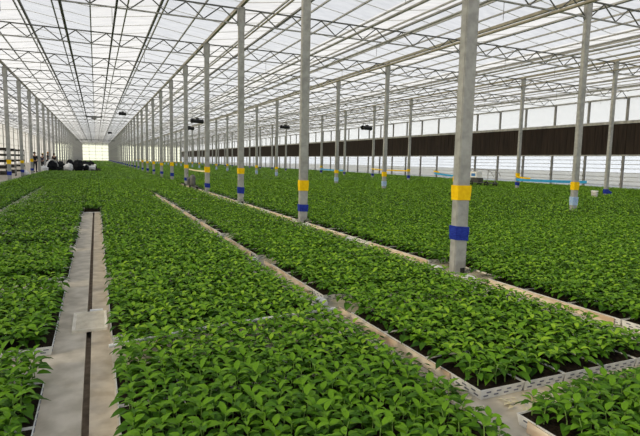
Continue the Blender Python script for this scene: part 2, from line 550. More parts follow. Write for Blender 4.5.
# hanging boom rails in each bay
for i, nm in ((1, 'drain path'), (2, 'bay behind the narrow bed'), (3, 'wide field'), (4, 'dark wall band')):
    cx = ROW_X[i] + SPAN / 2 - (0.04 if i == 1 else 0)
    for s, sd in ((-1, 'trolley'), (1, 'dark wall')):
        x = cx + s * 0.755
        r = empty('hanging_rail', (x, 0, 0))
        rad = 0.045 if s < 0 else 0.035
        MB().tube((0, YB, 5.95), (0, YE - 0.5, 5.95), rad, 8).build('rail_pipe', 'rail_dark' if i == 1 else 'galvanised', r)
        h = MB()
        for k in range(0, NK):
            h.bar((0, PY(k), 5.95), (0, PY(k), TOP - 0.5), 0.02, 0.03)
        h.build('hanger', 'steel_dark', r)
        tag(r, '%s pipe rail under the trusses above the %s, %s side' % ('dark' if i == 1 else 'grey', nm, sd), 'rail', 'hanging pipe rails')
for i, dx, nm in ((2, 0.55, 'pale pipe hung close to the roof gutter beside the narrow bed'), (2, SPAN - 1.5, 'thick pale pipe hung just before the gutter over the field posts'), (3, SPAN - 1.2, 'pale pipe hung just before the gutter over the outer posts')):
    tag(MB().tube((ROW_X[i] + dx, YB, 5.92), (ROW_X[i] + dx, YE - 0.5, 5.92), 0.05 if i == 2 and dx > 1 else 0.03, 8).build('heating_pipe', 'gutter_metal'), nm, 'pipe')

# boom trolleys riding on the two rails over the drain path
def boom(y, label, w=0.76):
    t = empty('boom_trolley', (-0.085, y, 0))
    f = MB()
    for yy in (-0.5, 0.5):
        f.bar((-w, yy, 5.86), (w, yy, 5.86), 0.07, 0.10)
    for xx in (-w, w):
        f.bar((xx, -0.6, 5.86), (xx, 0.6, 5.86), 0.07, 0.10)
    f.build('frame', 'steel_dark', t)
    for xx in (-w, w):
        for yy in (-0.5, 0.5):
            MB().lathe([(0.03, -0.03), (0.09, -0.03), (0.09, 0.03), (0.03, 0.03)], n=10).build('wheel', 'black_rubber', t).location = (xx, yy, 5.93)
    MB().box(-0.25, 0.25, -0.3, 0.3, 5.6, 5.82).build('motor_box', 'machine_grey', t)
    return tag(t, label, 'trolley', 'boom trolleys')
boom(61.0, 'dark boom trolley hanging on the rails above the drain path')
bm_ = empty('irrigation_boom', (0, 132.0, 0))
MB().tube((-4.3, 0, 5.6), (4.3, 0, 5.6), 0.07, 8).tube((-4.3, 0, 5.3), (4.3, 0, 5.3), 0.04, 8).build('spray_pipe', 'steel_dark', bm_)
for xx in (-0.85, 0.67):
    MB().bar((xx, 0, 5.3), (xx, 0, 5.95), 0.06, 0.06).build('hanger', 'steel_dark', bm_)
tag(bm_, 'wide dark spray boom hanging across the aisle near the end wall', 'irrigation boom')

# ------------------------------------------------------------------ hanging fans
def fan_proto():
    """tube fan lying across the aisle: housing along x, blades inside, hung on two rods"""
    t = empty('circulation_fan')
    n = 18
    prof = [(0.27, -0.5), (0.23, -0.38), (0.23, 0.3), (0.26, 0.42), (0.24, 0.42), (0.21, 0.3), (0.21, -0.38), (0.25, -0.5)]
    vs, fs = [], []
    for r, xx in prof:
        for i in range(n):
            a = 2 * PI * i / n
            vs.append((xx, r * math.cos(a), r * math.sin(a)))
    m = len(prof)
    for j in range(m):
        for i in range(n):
            fs.append((j * n + i, j * n + (i + 1) % n, ((j + 1) % m) * n + (i + 1) % n, ((j + 1) % m) * n + i))
    MB().quad_mesh(vs, fs).build('housing', 'black_rubber', t)
    MB().tube((-0.3, 0, 0), (0.1, 0, 0), 0.07, 12).build('motor_hub', 'black_rubber', t)
    for q in range(4):
        a = q * PI / 2 + 0.4
        c, s = math.cos(a), math.sin(a)
        pts = []
        for r, w in ((0.06, 0.05), (0.2, 0.08)):
            for e in (-1, 1):
                pts.append((-0.3 + 0.03 * e, r * c - e * w * s, r * s + e * w * c))
        pts += [(p[0] + 0.008, p[1], p[2]) for p in pts]
        MB().quad_mesh(pts, [(0, 1, 3, 2), (4, 6, 7, 5), (0, 4, 5, 1), (2, 3, 7, 6), (0, 2, 6, 4), (1, 5, 7, 3)]).build('blade', 'steel_dark', t)
    for xx in (-0.4, 0.3):
        MB().tube((xx, 0, 0.22), (xx, 0, 1.7), 0.012, 6).build('hanger', 'steel_dark', t)
    MB().box(-0.12, 0.12, -0.1, 0.1, 0.22, 0.36).build('control_box', 'rail_dark', t)
    return t
fans = [((6.7, 37.0, 4.2), 'dark tube fan hung just behind the posts beside the narrow bed'),
        ((15.5, 43.0, 4.5), 'dark tube fan hung high behind the field posts'),
        ((17.7, 32.0, 3.95), 'dark tube fan hung above the wide field before the dark band'),
        ((2.3, 49.0, 5.4), 'dark tube fan hung below the roof over the aisle'),
        ((2.15, 87.5, 5.36), 'tiny dark fan far down the aisle under the roof'),
        ((7.6, 46.0, 4.2), 'dark tube fan farther behind the posts beside the narrow bed')]
fp = fan_proto()
for j, (loc, lab) in enumerate(fans):
    f_ = fp if j == 0 else copy_tree(fp)
    f_.location = loc
    f_.rotation_euler = (0, 0, 0.35)
    f_.scale = (0.6,) * 3 if loc[0] < 3 else (0.95, 0.7, 0.62)
    tag(f_, lab, 'fan', 'hanging fans')

# ------------------------------------------------------------------ beds, trays
MOD = 2.45
TX, TY, TH = 0.376, 0.6, 0.07

def modules(start, gap, y_end, y_min):
    out = []
    y = start
    while y - MOD > y_min:
        y -= MOD
    while y < y_end:
        out.append((y, min(y + MOD - gap, y_end)))
        y += MOD
    return out

BEDS = {
    'outer': dict(x0=-4.30, x1=-2.30, mods=modules(4.1, 0.10, 205, 1.0)),
    'trolley_side': dict(x0=-2.10, x1=-0.335, mods=modules(4.18, 0.32, 205, 1.0)),
    'centre': dict(x0=0.075, x1=1.98, mods=modules(4.27, 0.08, 205, -0.6)),
    'narrow': dict(x0=2.20, x1=4.08, mods=[(-0.35, 2.09)] + modules(2.385, 0.09, 205, 2.3)),
    'field': dict(x0=4.52, x1=31.35, mods=modules(2.50, 0.05, 205, 1.0)),
}
FAR_FILLS = [(-0.335, 0.075, 15.0, 205), (1.98, 2.20, 21.5, 205), (-2.30, -2.10, 26.0, 205), (4.08, 4.36, 29.0, 205)]          # the bed closes over the drain path

def tray_shell():
    """open plastic tray, 0.37 x 0.6, printed dashes on its sides"""
    m = MB()
    hx, hy, t = TX / 2 - 0.003, TY / 2 - 0.003, 0.006
    b_ = 0.012
    outer_b = [(-hx + b_, -hy + b_, 0.002), (hx - b_, -hy + b_, 0.002), (hx - b_, hy - b_, 0.002), (-hx + b_, hy - b_, 0.002)]
    outer_t = [(-hx, -hy, TH), (hx, -hy, TH), (hx, hy, TH), (-hx, hy, TH)]
    inner_t = [(-hx + t, -hy + t, TH), (hx - t, -hy + t, TH), (hx - t, hy - t, TH), (-hx + t, hy - t, TH)]
    inner_b = [(-hx + t + b_, -hy + t + b_, 0.015), (hx - t - b_, -hy + t + b_, 0.015), (hx - t - b_, hy - t - b_, 0.015), (-hx + t + b_, hy - t - b_, 0.015)]
    vs = outer_b + outer_t + inner_t + inner_b
    fs = [(3, 2, 1, 0), (12, 13, 14, 15)]
    for i in range(4):
        j = (i + 1) % 4
        fs += [(i, j, 4 + j, 4 + i), (4 + i, 4 + j, 8 + j, 8 + i), (8 + i, 8 + j, 12 + j, 12 + i)]
    m.quad_mesh(vs, fs)
    for s in (-1, 1):
        for q in range(4):
            for z, off in ((0.025, 0.0), (0.048, 0.04)):
                xx = -hx + 0.05 + q * 0.085 + off * 0.5
                yo = s * (hy - b_ * (1 - z / TH))
                m.box(xx - 0.018, xx + 0.018, yo - 0.003, yo + 0.003, z - 0.004, z + 0.004, 1)
        for q in range(6):
            for z, off in ((0.025, 0.0), (0.048, 0.045)):
                yy = -hy + 0.05 + q * 0.09 + off * 0.5
                xo = s * (hx - b_ * (1 - z / TH))
                m.box(xo - 0.003, xo + 0.003, yy - 0.02, yy + 0.02, z - 0.004, z + 0.004, 1)
    return m.mesh('tray_shell', ['tray_white', 'tray_mark'])

def tray_soil():
    m = MB()
    hx, hy = TX / 2 - 0.0095, TY / 2 - 0.0095
    nx, ny = 5, 7
    vs, fs = [], []
    r = random.Random(3)
    for i in range(nx):
        for j in range(ny):
            vs.append((-hx + 2 * hx * i / (nx - 1), -hy + 2 * hy * j / (ny - 1), 0.062 + r.uniform(-0.004, 0.005)))
    for i in range(nx - 1):
        for j in range(ny - 1):
            fs.append((i * ny + j, (i + 1) * ny + j, (i + 1) * ny + j + 1, i * ny + j + 1))
    return m.quad_mesh(vs, fs).mesh('soil', 'soil')

SHELL, SOIL = tray_shell(), tray_soil()
TRAYS = set()
EDGE_BOXES = []

def tray(x, y, label, group):
    key = (round(x, 2), round(y, 2))
    if key in TRAYS:
        return
    TRAYS.add(key)
    t = empty('seedling_tray', (x, y, 0), 0)
    put('tray_shell', SHELL, t)
    put('soil', SOIL, t)
    tag(t, label, 'tray', group)
    EDGE_BOXES.append((x, y))

def edge_trays(bed, side, y_lo, y_hi, label, group):
    B = BEDS[bed]
    x = B['x0'] + TX / 2 if side < 0 else B['x1'] - TX / 2
    for a, b_ in B['mods']:
        n = int((b_ - a + 0.02) / TY)
        off = b_ - n * TY if bed == 'narrow' and a < 0 else a
        for q in range(n):
            y = off + (q + 0.5) * TY
            if not (y_lo < y < y_hi):
                continue
            if bed == 'field' and any(abs(y - PY(k)) < 0.40 for k in range(8)):
                continue
            tray(x, y, label, group)

edge_trays('trolley_side', 1, 2.0, 14.7, 'white seedling tray edging the trolley side of the concrete drain path', 'trays edging the drain path, trolley side')
edge_trays('centre', -1, 2.0, 14.7, 'white seedling tray edging the drain path on the wide bed side', 'trays edging the drain path, wide bed side')
edge_trays('narrow', -1, 2.38, 26, 'white tray with dark soil on the walkway side of the narrow bed', 'trays along the narrow bed')
edge_trays('field', -1, 2.4, 30, 'white tray with dark soil bordering the wide field, in line with the posts', 'trays bordering the field')
# the end of the narrow bed at the cross walkway
for q, w in enumerate(('bare corner tray at the end of the narrow bed, dashes printed on its white side', 'white dashed tray second from the corner of the narrow bed end', 'white dashed tray third from the corner of the narrow bed end', 'white dashed tray fourth from the corner of the narrow bed end', 'white dashed tray last from the corner of the narrow bed end')):
    x, y = BEDS['narrow']['x0'] + TX * (q + 0.5), 2.385 + TY / 2
    if q == 0:
        for o in list(COL.objects):
            if o.name.startswith('seedling_tray') and (o.location - Vector((x, y, 0))).length < 0.05:
                o['label'] = w
                o['group'] = 'end trays of the narrow bed'
    else:
        tray(x, y, w, 'end trays of the narrow bed')
# small corner bed before the cross walkway
nB = BEDS['narrow']['mods'][0][1]
for q in range(5):
    tray(BEDS['narrow']['x0'] + TX * (q + 0.5), nB - TY / 2, 'corner tray of the corner bed, its pale edge on the walkway crossing' if q == 0 else 'white tray at the crossing-side end of the corner bed, mostly hidden by seedlings', 'trays of the corner bed')
for q in range(1, 3):
    tray(BEDS['narrow']['x0'] + TX / 2, nB - TY * (q + 0.5), 'white tray on the walkway side of the corner bed', 'trays of the corner bed, walkway side')
# trays either side of the cross gaps
for bed, words in (('centre', 'wide bed'), ('trolley_side', 'trolley side bed')):
    B = BEDS[bed]
    nx = int((B['x1'] - B['x0']) / TX)
    for j, (a, b_) in enumerate(B['mods'][:-1]):
        if 1.0 < b_ < 5.2:
            for q in range(nx):
                if bed == 'centre':
                    x = B['x0'] + TX * (q + 0.5)
                else:
                    x = B['x1'] - TX * (q + 0.5)
                n = int((b_ - a + 0.02) / TY)
                tray(x, a + (n - 0.5) * TY, 'white rimmed tray just before the cross gap in the %s' % words, 'trays before the cross gap, ' + words)
                tray(x, B['mods'][j + 1][0] + TY / 2, 'white rimmed tray just past the cross gap in the %s' % words, 'trays past the cross gap, ' + words)

# all the other trays under the leaves, too many to count
rest = MB()
def slab(x0, x1, y0, y1):
    rest.box(x0, x1, y0, y1, 0.0, 0.02, 0)
    rest.box(x0 + 0.004, x1 - 0.004, y0 + 0.004, y1 - 0.004, 0.02, 0.05, 1)
occupied = np.array(EDGE_BOXES)
for nm, B in BEDS.items():
    for a, b_ in B['mods']:
        if a > 32:
            continue
        nx = int((min(B['x1'], 12) - B['x0'] + 0.02) / TX)
        ny = int((b_ - a + 0.02) / TY)
        offy = b_ - ny * TY if (nm == 'narrow' and a < 0) else a
        for i in range(nx):
            for j in range(ny):
                x = B['x1'] - (i + 0.5) * TX if nm == 'trolley_side' else B['x0'] + (i + 0.5) * TX
                y = offy + (j + 0.5) * TY
                if nm == 'field' and i == 0 and any(abs(y - PY(k)) < 0.40 for k in range(8)):
                    continue
                if a < 18 and np.any((np.abs(occupied[:, 0] - x) < 0.15) & (np.abs(occupied[:, 1] - y) < 0.25)):
                    continue
                slab(x - TX / 2 + 0.004, x + TX / 2 - 0.004, y - TY / 2 + 0.004, y + TY / 2 - 0.004)
    # far beds
    slab(B['x0'], B['x1'], 33.6, 205)
slab(12.1, 31.35, 2.5, 33.5)
for q in FAR_FILLS:
    slab(*q)
ro = rest.build('seedling_tray', ['tray_white', 'soil'])
ro['kind'] = 'stuff'
ro['label'] = 'dark soil filled seedling trays hidden under the leaves of all beds'
ro['category'] = 'trays'

# tan edging boards leaning along the walkways
def boards(xb, mods, words, skip, y_hi):
    n = 0
    for a, b_ in mods:
        if a > y_hi or a < -1:
            continue
        y0, y1 = a + 0.30, a + 2.05
        if skip and a < 2:
            y0, y1 = a + 0.1, b_ - 0.10
        bd = MB()
        segs = 7
        r = random.Random(int(a * 10))
        vs, fs = [], []
        for s in range(segs + 1):
            yy = y0 + (y1 - y0) * s / segs
            w = r.uniform(-0.003, 0.003)
            for xx, zz in ((-0.022, 0.003), (-0.008, 0.003), (-0.004, 0.064), (-0.016, 0.066)):
                vs.append((xb + xx + w, yy, zz + w))
        for s in range(segs):
            for c in range(4):
                d = (c + 1) % 4
                fs.append((s * 4 + c, s * 4 + d, s * 4 + 4 + d, s * 4 + 4 + c))
        fs += [(0, 1, 2, 3), (segs * 4 + 3, segs * 4 + 2, segs * 4 + 1, segs * 4)]
        bd.quad_mesh(vs, [f[::-1] for f in fs])
        o = bd.build('edging_board', 'board_tan')
        if skip and a < 2:
            tag(o, 'pale tan board edging the corner bed on its walkway side', 'edging board')
        elif n < 9:
            tag(o, 'thin tan board %s along the %s' % (ORD[n], words), 'edging board', 'boards along the ' + words)
            n += 1
        else:
            tag(o, 'short tan board far down the %s' % words, 'edging board', 'far boards along the ' + words)
boards(BEDS['narrow']['x0'] + 0.002, BEDS['narrow']['mods'], 'walkway edge of the narrow bed', True, 40)
fm = [(PY(k) + 0.35, PY(k) + 2.6) for k in range(-1, 7)] + [(PY(k) + 3.1, PY(k) + 5.4) for k in range(-1, 7)]
boards(BEDS['field']['x0'] + 0.002, sorted(m for m in fm if m[0] > 2.2), 'field edge in line with the posts', False, 40)
# thin pale pipes lying across the wide bed at the cross gap
tag(MB().path([(0.05, 3.86, 0.135), (0.5, 3.92, 0.150), (1.0, 4.0, 0.155), (1.5, 4.06, 0.15), (2.0, 4.12, 0.145)], 0.014, 8).build('irrigation_pipe', 'tray_white'), 'thin pale pipe lying across the wide bed near its cross gap', 'pipe')
# pale blocks at the joints
blocks = [(2.18, 4.80), (2.15, 7.20), (2.16, 9.70), (4.44, 5.85), (4.45, 5.15), (4.42, 8.6), (4.46, 10.9), (4.45, 16.7)]
for j, (x, y) in enumerate(blocks):
    bk = MB().quad_mesh([(-0.05, -0.10, 0.001), (0.05, -0.10, 0.001), (0.05, 0.10, 0.001), (-0.05, 0.10, 0.001), (-0.04, -0.09, 0.05), (0.04, -0.085, 0.055), (0.04, 0.09, 0.05), (-0.035, 0.09, 0.045)],
                       [(0, 3, 2, 1), (4, 5, 6, 7), (0, 1, 5, 4), (1, 2, 6, 5), (2, 3, 7, 6), (3, 0, 4, 7)]).build('concrete_block', 'tray_white')
    bk.location = (x - (0.03 if x < 3 else 0.01), y, 0)
    tag(bk, ('small pale block at a board joint, %s along the narrow bed walkway' % ORD[j]) if x < 3 else ('small pale block by the field edge boards, %s from the crossing' % ORD[j - 3]), 'block', 'pale blocks at board joints')

# pale leaf scraps and weeds lying in the walkways
def scraps(name, mat, n, regions, zmax, size, label, cat):
    m = MB()
    for _ in range(n):
        x0, x1, y0, y1 = regions[int(rng.integers(len(regions)))]
        x, y = rng.uniform(x0, x1), y0 + (y1 - y0) * rng.random() ** 1.6
        a, s = rng.uniform(0, 2 * PI), size * rng.uniform(0.6, 1.5)
        z = rng.uniform(0.004, zmax)
        c, d = math.cos(a), math.sin(a)
        q = [(-1, 0, 0), (0, -0.4, 0.3), (1, 0, rng.uniform(-.1, .5)), (0, 0.4, 0.25)]
        m.quad_mesh([(x + s * (u * c - v * d), y + s * (u * d + v * c), z + s * 0.5 * w) for u, v, w in q], [(0, 1, 2), (0, 2, 3)])
    o = m.build(name, mat)
    o['kind'] = 'stuff'
    o['label'] = label
    o['category'] = cat
scraps('leaf_litter', 'scrap', 1500, [(2.0, 2.17, 2.3, 16), (4.10, 4.44, 2.2, 16), (4.10, 4.44, 2.2, 8), (2.3, 4.0, 2.12, 2.36)], 0.02, 0.022, 'pale dry leaf scraps littering the narrow walkways', 'leaf litter')
scraps('weeds', 'leaf', 1300, [(2.0, 2.16, 2.5, 16), (4.10, 4.42, 2.2, 16), (2.8, 4.0, 2.15, 2.34)], 0.06, 0.03, 'small green weeds sprouting in the narrow walkways', 'weeds')

# ------------------------------------------------------------------ seedlings
def leaf_verts(L, W, lod):
    """unit leaf along +x, arching, folded along the midrib"""
    def z(t):
        return L * (0.14 * t - 0.58 * t * t)
    f = 0.22
    if lod == 0:
        v = [(0, 0, 0)]
        for t, w in ((0.22, 0.72), (0.5, 1.0), (0.78, 0.66)):
            hw = W * w / 2
            v += [(L * t, -hw, z(t) + hw * f * 2 - 0.02 * W), (L * t, 0, z(t)), (L * t, hw, z(t) + hw * f * 2 - 0.02 * W)]
        v += [(L, 0, z(1))]
        f_ = [(0, 1, 2), (0, 2, 3), (1, 4, 5, 2), (2, 5, 6, 3), (4, 7, 8, 5), (5, 8, 9, 6), (7, 10, 8), (8, 10, 9)]
    elif lod == 1:
        hw = W / 2
        v = [(0, 0, 0), (L * .45, -hw, z(.45) + hw * f * 2), (L * .5, 0, z(.5)), (L * .45, hw, z(.45) + hw * f * 2), (L, 0, z(1))]
        f_ = [(0, 1, 2), (0, 2, 3), (1, 4, 2), (2, 4, 3)]
    else:
        hw = W / 2
        v = [(0, 0, 0), (L * .45, -hw, z(.4)), (L, 0, z(.9)), (L * .45, hw, z(.4))]
        f_ = [(0, 1, 2), (0, 2, 3)]
    return np.array(v, float), f_

def seedling_template(seed, lod, spread=1.0, nl=None, hgt=1.0):
    r = random.Random(seed)
    V, F, A = [], [], []
    n = nl or (10 if lod == 0 else 7 if lod == 1 else 4)
    base = 0
    az = r.uniform(0, 6.28)
    tops = 0
    for i in range(n):
        t = i / max(1, n - 1)
        L = (0.080 - 0.026 * t) * r.uniform(0.85, 1.2) * spread
        W = L * r.uniform(0.48, 0.62)
        el = math.radians(4 + 42 * t * t + r.uniform(-10, 12))
        zz = (0.062 + 0.058 * t + r.uniform(-.008, .008)) * hgt
        pet = (0.022 * (1 - t) + 0.004) * spread
        v, f = leaf_verts(L, W, lod)
        ro = r.uniform(-0.4, 0.4)
        c, s = math.cos(ro), math.sin(ro)
        v = np.stack([v[:, 0], v[:, 1] * c - v[:, 2] * s, v[:, 1] * s + v[:, 2] * c], 1)
        v[:, 0] += pet
        c, s = math.cos(el), math.sin(el)
        v = np.stack([v[:, 0] * c - v[:, 2] * s, v[:, 1], v[:, 0] * s + v[:, 2] * c], 1)
        c, s = math.cos(az), math.sin(az)
        v = np.stack([v[:, 0] * c - v[:, 1] * s, v[:, 0] * s + v[:, 1] * c, v[:, 2] + zz], 1)
        V.append(v)
        A.append(np.full(len(v), t))
        F += [tuple(base + k for k in q) for q in f]
        base += len(v)
        az += 2.4 + r.uniform(-.35, .35)
    return np.concatenate(V), F, np.concatenate(A)

def add_age(me, A):
    at = me.attributes.new('young', 'FLOAT', 'POINT')
    at.data.foreach_set('value', np.asarray(A, dtype=np.float32))

def stem_template(seed):
    r = random.Random(seed)
    m = MB()
    a = Vector((0, 0, -0.01))
    b_ = Vector((r.uniform(-.008, .008), r.uniform(-.008, .008), 0.07))
    c = Vector((r.uniform(-.01, .01), r.uniform(-.01, .01), 0.125))
    m.tube(a, b_, 0.0035, 5, 0.003)
    m.tube(b_, c, 0.003, 5, 0.0018)
    return m

def in_view(x, y, z=0.15, margin=60):
    q = px((x, y, z))
    return q is not None and -margin < q[0] < 640 + margin and q[1] < 436 + margin

SACK_ZONE = (-4.9, 0.5, 53.3, 68.0)
KEEP_CLEAR = [(23.2, 26.3, 0.6, 1.8), (4.3, 25.6, 0.35, 1.4), (21.15, 16.3, 0.32, 0.32)]
INSET = {'narrow': (0.025, 0.06), 'centre': (0.03, 0.07), 'field': (0.02, 0.0), 'trolley_side': (0.0, 0.04)}     # bare soil along the walkways
def bed_points(y_lo, y_hi, sx, sy, x_lo=-99, x_hi=99):
    pts = []
    for nm, B in list(BEDS.items()) + [(q, None) for q in FAR_FILLS]:
        if B is None:
            x0, x1, mods = nm[0], nm[1], [(nm[2], nm[3])]
        else:
            x0, x1, mods = B['x0'], B['x1'], B['mods']
        if y_lo > 30:
            mods = [(max(y_lo, 33.6), 205)]
        for a, b_ in mods:
            if nm == 'narrow' and abs(a - 2.385) < 0.01:
                a += 0.03
            a, b_ = max(a, y_lo), min(b_, y_hi)
            if b_ <= a:
                continue
            i0, i1 = INSET.get(nm, (0, 0))
            bx0, bx1 = x0 + i0, x1 - i1
            nx = max(1, int(round((bx1 - bx0) / sx)))
            ny = max(1, int(round((b_ - a) / sy)))
            gx = bx0 + (np.arange(nx) + 0.5) * (bx1 - bx0) / nx
            gy = a + (np.arange(ny) + 0.5) * (b_ - a) / ny
            X, Y = np.meshgrid(gx, gy)
            pts.append(np.stack([X.ravel(), Y.ravel()], 1))
    P = np.concatenate(pts)
    P += rng.uniform(-0.22, 0.22, P.shape) * np.array([sx, sy])
    # view wedge with a generous margin
    d = np.stack([P[:, 0], P[:, 1], np.full(len(P), -1.35)], 1)
    zc = d @ np.array(FWD)
    u = 320 + FPX * (d @ np.array(RGT)) / np.maximum(zc, 0.05)
    v = 218 - FPX * (d @ np.array(UPV)) / np.maximum(zc, 0.05)
    keep = (zc > 0.3) & (u > -150) & (u < 790) & (v < 560)
    keep &= ~((P[:, 0] > SACK_ZONE[0]) & (P[:, 0] < SACK_ZONE[1]) & (P[:, 1] > SACK_ZONE[2]) & (P[:, 1] < SACK_ZONE[3]))
    for cx, cy, rx, ry in KEEP_CLEAR:
        keep &= ~((np.abs(P[:, 0] - cx) < rx) & (np.abs(P[:, 1] - cy) < ry))
    for k in range(8):
        keep &= ~((np.abs(P[:, 0] - ROW_X[2]) < 0.2) & (np.abs(P[:, 1] - PY(k)) < 0.22))
    return P[keep], zc[keep], u[keep], v[keep]

PZ = 0.052
near, zc, u, v = bed_points(-1, 9.0, 0.098, 0.100)
onscreen = (u > -12) & (u < 652) & (v < 455)
order = np.argsort(np.where(onscreen, zc, 1e9))
N_IND = 300
ind_idx = order[:N_IND]
rest_idx = order[N_IND:]

# one individual of each kind, then copies
protos = []
for s in range(8):
    V_, F_, A_ = seedling_template(100 + s, 0)
    me = bpy.data.meshes.new('foliage')
    me.from_pydata([tuple(p) for p in V_], [], F_)
    me.materials.append(MATS['leaf'])
    add_age(me, A_)
    me.polygons.foreach_set('use_smooth', [True] * len(F_))
    sm = stem_template(100 + s).mesh('stem', 'stem')
    protos.append((me, sm))

def seedling_words(x, y):
    if x < -0.3:
        return 'leafy green seedling in the first rows of the bed on the trolley side', 'seedlings of the bed on the trolley side'
    if x < 2.05:
        return 'leafy green seedling in the first rows of the wide bed beside the drain path', 'seedlings of the wide bed'
    if x < 4.3:
        if y < 2.2:
            return 'leafy green seedling in the corner bed before the crossing', 'seedlings of the corner bed'
        return 'leafy green seedling at the crossing end of the narrow bed', 'seedlings at the narrow bed end'
    return 'leafy green seedling at the edge of the wide field', 'seedlings at the field edge'

for i in ind_idx:
    x, y = near[i]
    me, sm = protos[int(rng.integers(8))]
    o = empty('pepper_seedling', (x, y, PZ), rng.uniform(0, 6.28))
    sc = rng.uniform(0.9, 1.22)
    o.scale = (sc, sc, sc * rng.uniform(0.92, 1.08))
    put('foliage', me, o)
    put('stem', sm, o)
    lab, grp = seedling_words(x, y)
    tag(o, lab, 'seedling', grp)

# every other seedling: one mass
class Mass:
    def __init__(s):
        s.V, s.L, s.S, s.A, s.n = [], [], [], [], 0

    def add(s, P, lod, kx, kz, nvar, smin, smax, nl=None):
        var = rng.integers(nvar, size=len(P))
        for q in range(nvar):
            T, F, A = seedling_template(1000 * lod + q, lod, 1.0, nl)
            pp = P[var == q]
            if not len(pp):
                continue
            a = rng.uniform(0, 2 * PI, len(pp))
            sc = rng.uniform(smin, smax, len(pp))
            c, d = np.cos(a) * sc * kx, np.sin(a) * sc * kx
            X = pp[:, 0, None] + c[:, None] * T[None, :, 0] - d[:, None] * T[None, :, 1]
            Y = pp[:, 1, None] + d[:, None] * T[None, :, 0] + c[:, None] * T[None, :, 1]
            Z = PZ + (sc * kz)[:, None] * T[None, :, 2]
            s.A.append(np.tile(A, len(pp)))
            s.V.append(np.stack([X, Y, Z], 2).reshape(-1, 3).astype(np.float32))
            loops = np.concatenate([np.array(f) for f in F])
            sizes = np.array([len(f) for f in F])
            off = (np.arange(len(pp)) * len(T) + s.n)[:, None]
            s.L.append((loops[None, :] + off).ravel())
            s.S.append(np.tile(sizes, len(pp)))
            s.n += len(T) * len(pp)

    def build(s, name, mat):
        V_, L_, S_ = np.concatenate(s.V), np.concatenate(s.L), np.concatenate(s.S)
        me = bpy.data.meshes.new(name)
        me.vertices.add(len(V_))
        me.vertices.foreach_set('co', V_.ravel())
        me.loops.add(len(L_))
        me.loops.foreach_set('vertex_index', L_.astype(np.int32))
        me.polygons.add(len(S_))
        st = np.concatenate([[0], np.cumsum(S_)[:-1]]).astype(np.int32)
        me.polygons.foreach_set('loop_start', st)
        me.materials.append(MATS[mat])
        me.update(calc_edges=True)
        add_age(me, np.concatenate(s.A))
        me.polygons.foreach_set('use_smooth', np.ones(len(S_), dtype=bool))
        return put(name, me)

mass = Mass()
mass.add(near[rest_idx], 0, 1.0, 1.0, 8, 0.9, 1.22)
mid, *_ = bed_points(9.0, 33.5, 0.105, 0.11)
dm = np.hypot(mid[:, 0], mid[:, 1])
mass.add(mid[dm < 16], 1, 1.08, 1.0, 6, 0.9, 1.25)
m2 = mid[dm >= 16]
mass.add(m2[rng.random(len(m2)) < 0.75], 1, 1.25, 1.02, 6, 0.9, 1.25, nl=5)
far1, *_ = bed_points(33.5, 80, 0.21, 0.24)
mass.add(far1, 2, 2.3, 1.1, 5, 0.85, 1.25, nl=6)
far2, *_ = bed_points(80, 205, 0.42, 0.6)
mass.add(far2, 2, 4.6, 1.15, 5, 0.85, 1.25, nl=6)
st = mass.build('pepper_seedling', 'leaf')
st['kind'] = 'stuff'
st['label'] = 'uncounted green seedlings filling every bed to the end wall'
st['category'] = 'seedlings'

# ------------------------------------------------------------------ people far down the trolley path
def skin_mesh(name, joints, links, mat, sub=2):
    me = bpy.data.meshes.new(name)
    me.from_pydata([j[0] for j in joints], links, [])
    o = bpy.data.objects.new(name, me)
    COL.objects.link(o)
    m = o.modifiers.new('skin', 'SKIN')
    m.use_smooth_shade = True
    for sv, j in zip(me.skin_vertices[0].data, joints):
        r = j[1]
        sv.radius = r if isinstance(r, tuple) else (r, r)
    me.skin_vertices[0].data[0].use_root = True
    s = o.modifiers.new('sub', 'SUBSURF')
    s.levels = s.render_levels = sub
    dg = bpy.context.evaluated_depsgraph_get()
    dg.update()
    res = bpy.data.meshes.new_from_object(o.evaluated_get(dg))
    res.name = name
    res.materials.clear()
    res.materials.append(MATS[mat])
    bpy.data.objects.remove(o)
    return res

BODY_J = [((0, 0, .96), .13), ((0, 0, 1.16), (.15, .10)), ((0, .01, 1.36), (.17, .11)), ((0, .01, 1.47), .06), ((0, -.01, 1.56), .075), ((0, -.015, 1.66), .095), ((0, 0, 1.73), .06),
          ((.18, 0, 1.41), .055), ((.23, .0, 1.16), .043), ((.22, -.10, .94), .033), ((.22, -.14, .86), .03),
          ((-.18, 0, 1.41), .055), ((-.23, .0, 1.16), .043), ((-.20, -.14, 1.0), .033), ((-.19, -.2, .94), .03),
          ((.10, 0, .88), .09), ((.11, -.02, .50), .062), ((.11, .01, .09), .042), ((.11, -.12, .035), .035),
          ((-.10, 0, .88), .09), ((-.11, -.01, .50), .062), ((-.12, .03, .09), .042), ((-.12, -.10, .035), .035)]
BODY_L = [(0, 1), (1, 2), (2, 3), (3, 4), (4, 5), (5, 6), (2, 7), (7, 8), (8, 9), (9, 10), (2, 11), (11, 12), (12, 13), (13, 14),
          (0, 15), (15, 16), (16, 17), (17, 18), (0, 19), (19, 20), (20, 21), (21, 22)]

def sub_joints(ids, grow):
    J = [(BODY_J[i][0], tuple(r * grow for r in BODY_J[i][1]) if isinstance(BODY_J[i][1], tuple) else BODY_J[i][1] * grow) for i in ids]
    mp_ = {a: n for n, a in enumerate(ids)}
    return J, [(mp_[a], mp_[b_]) for a, b_ in BODY_L if a in mp_ and b_ in mp_]

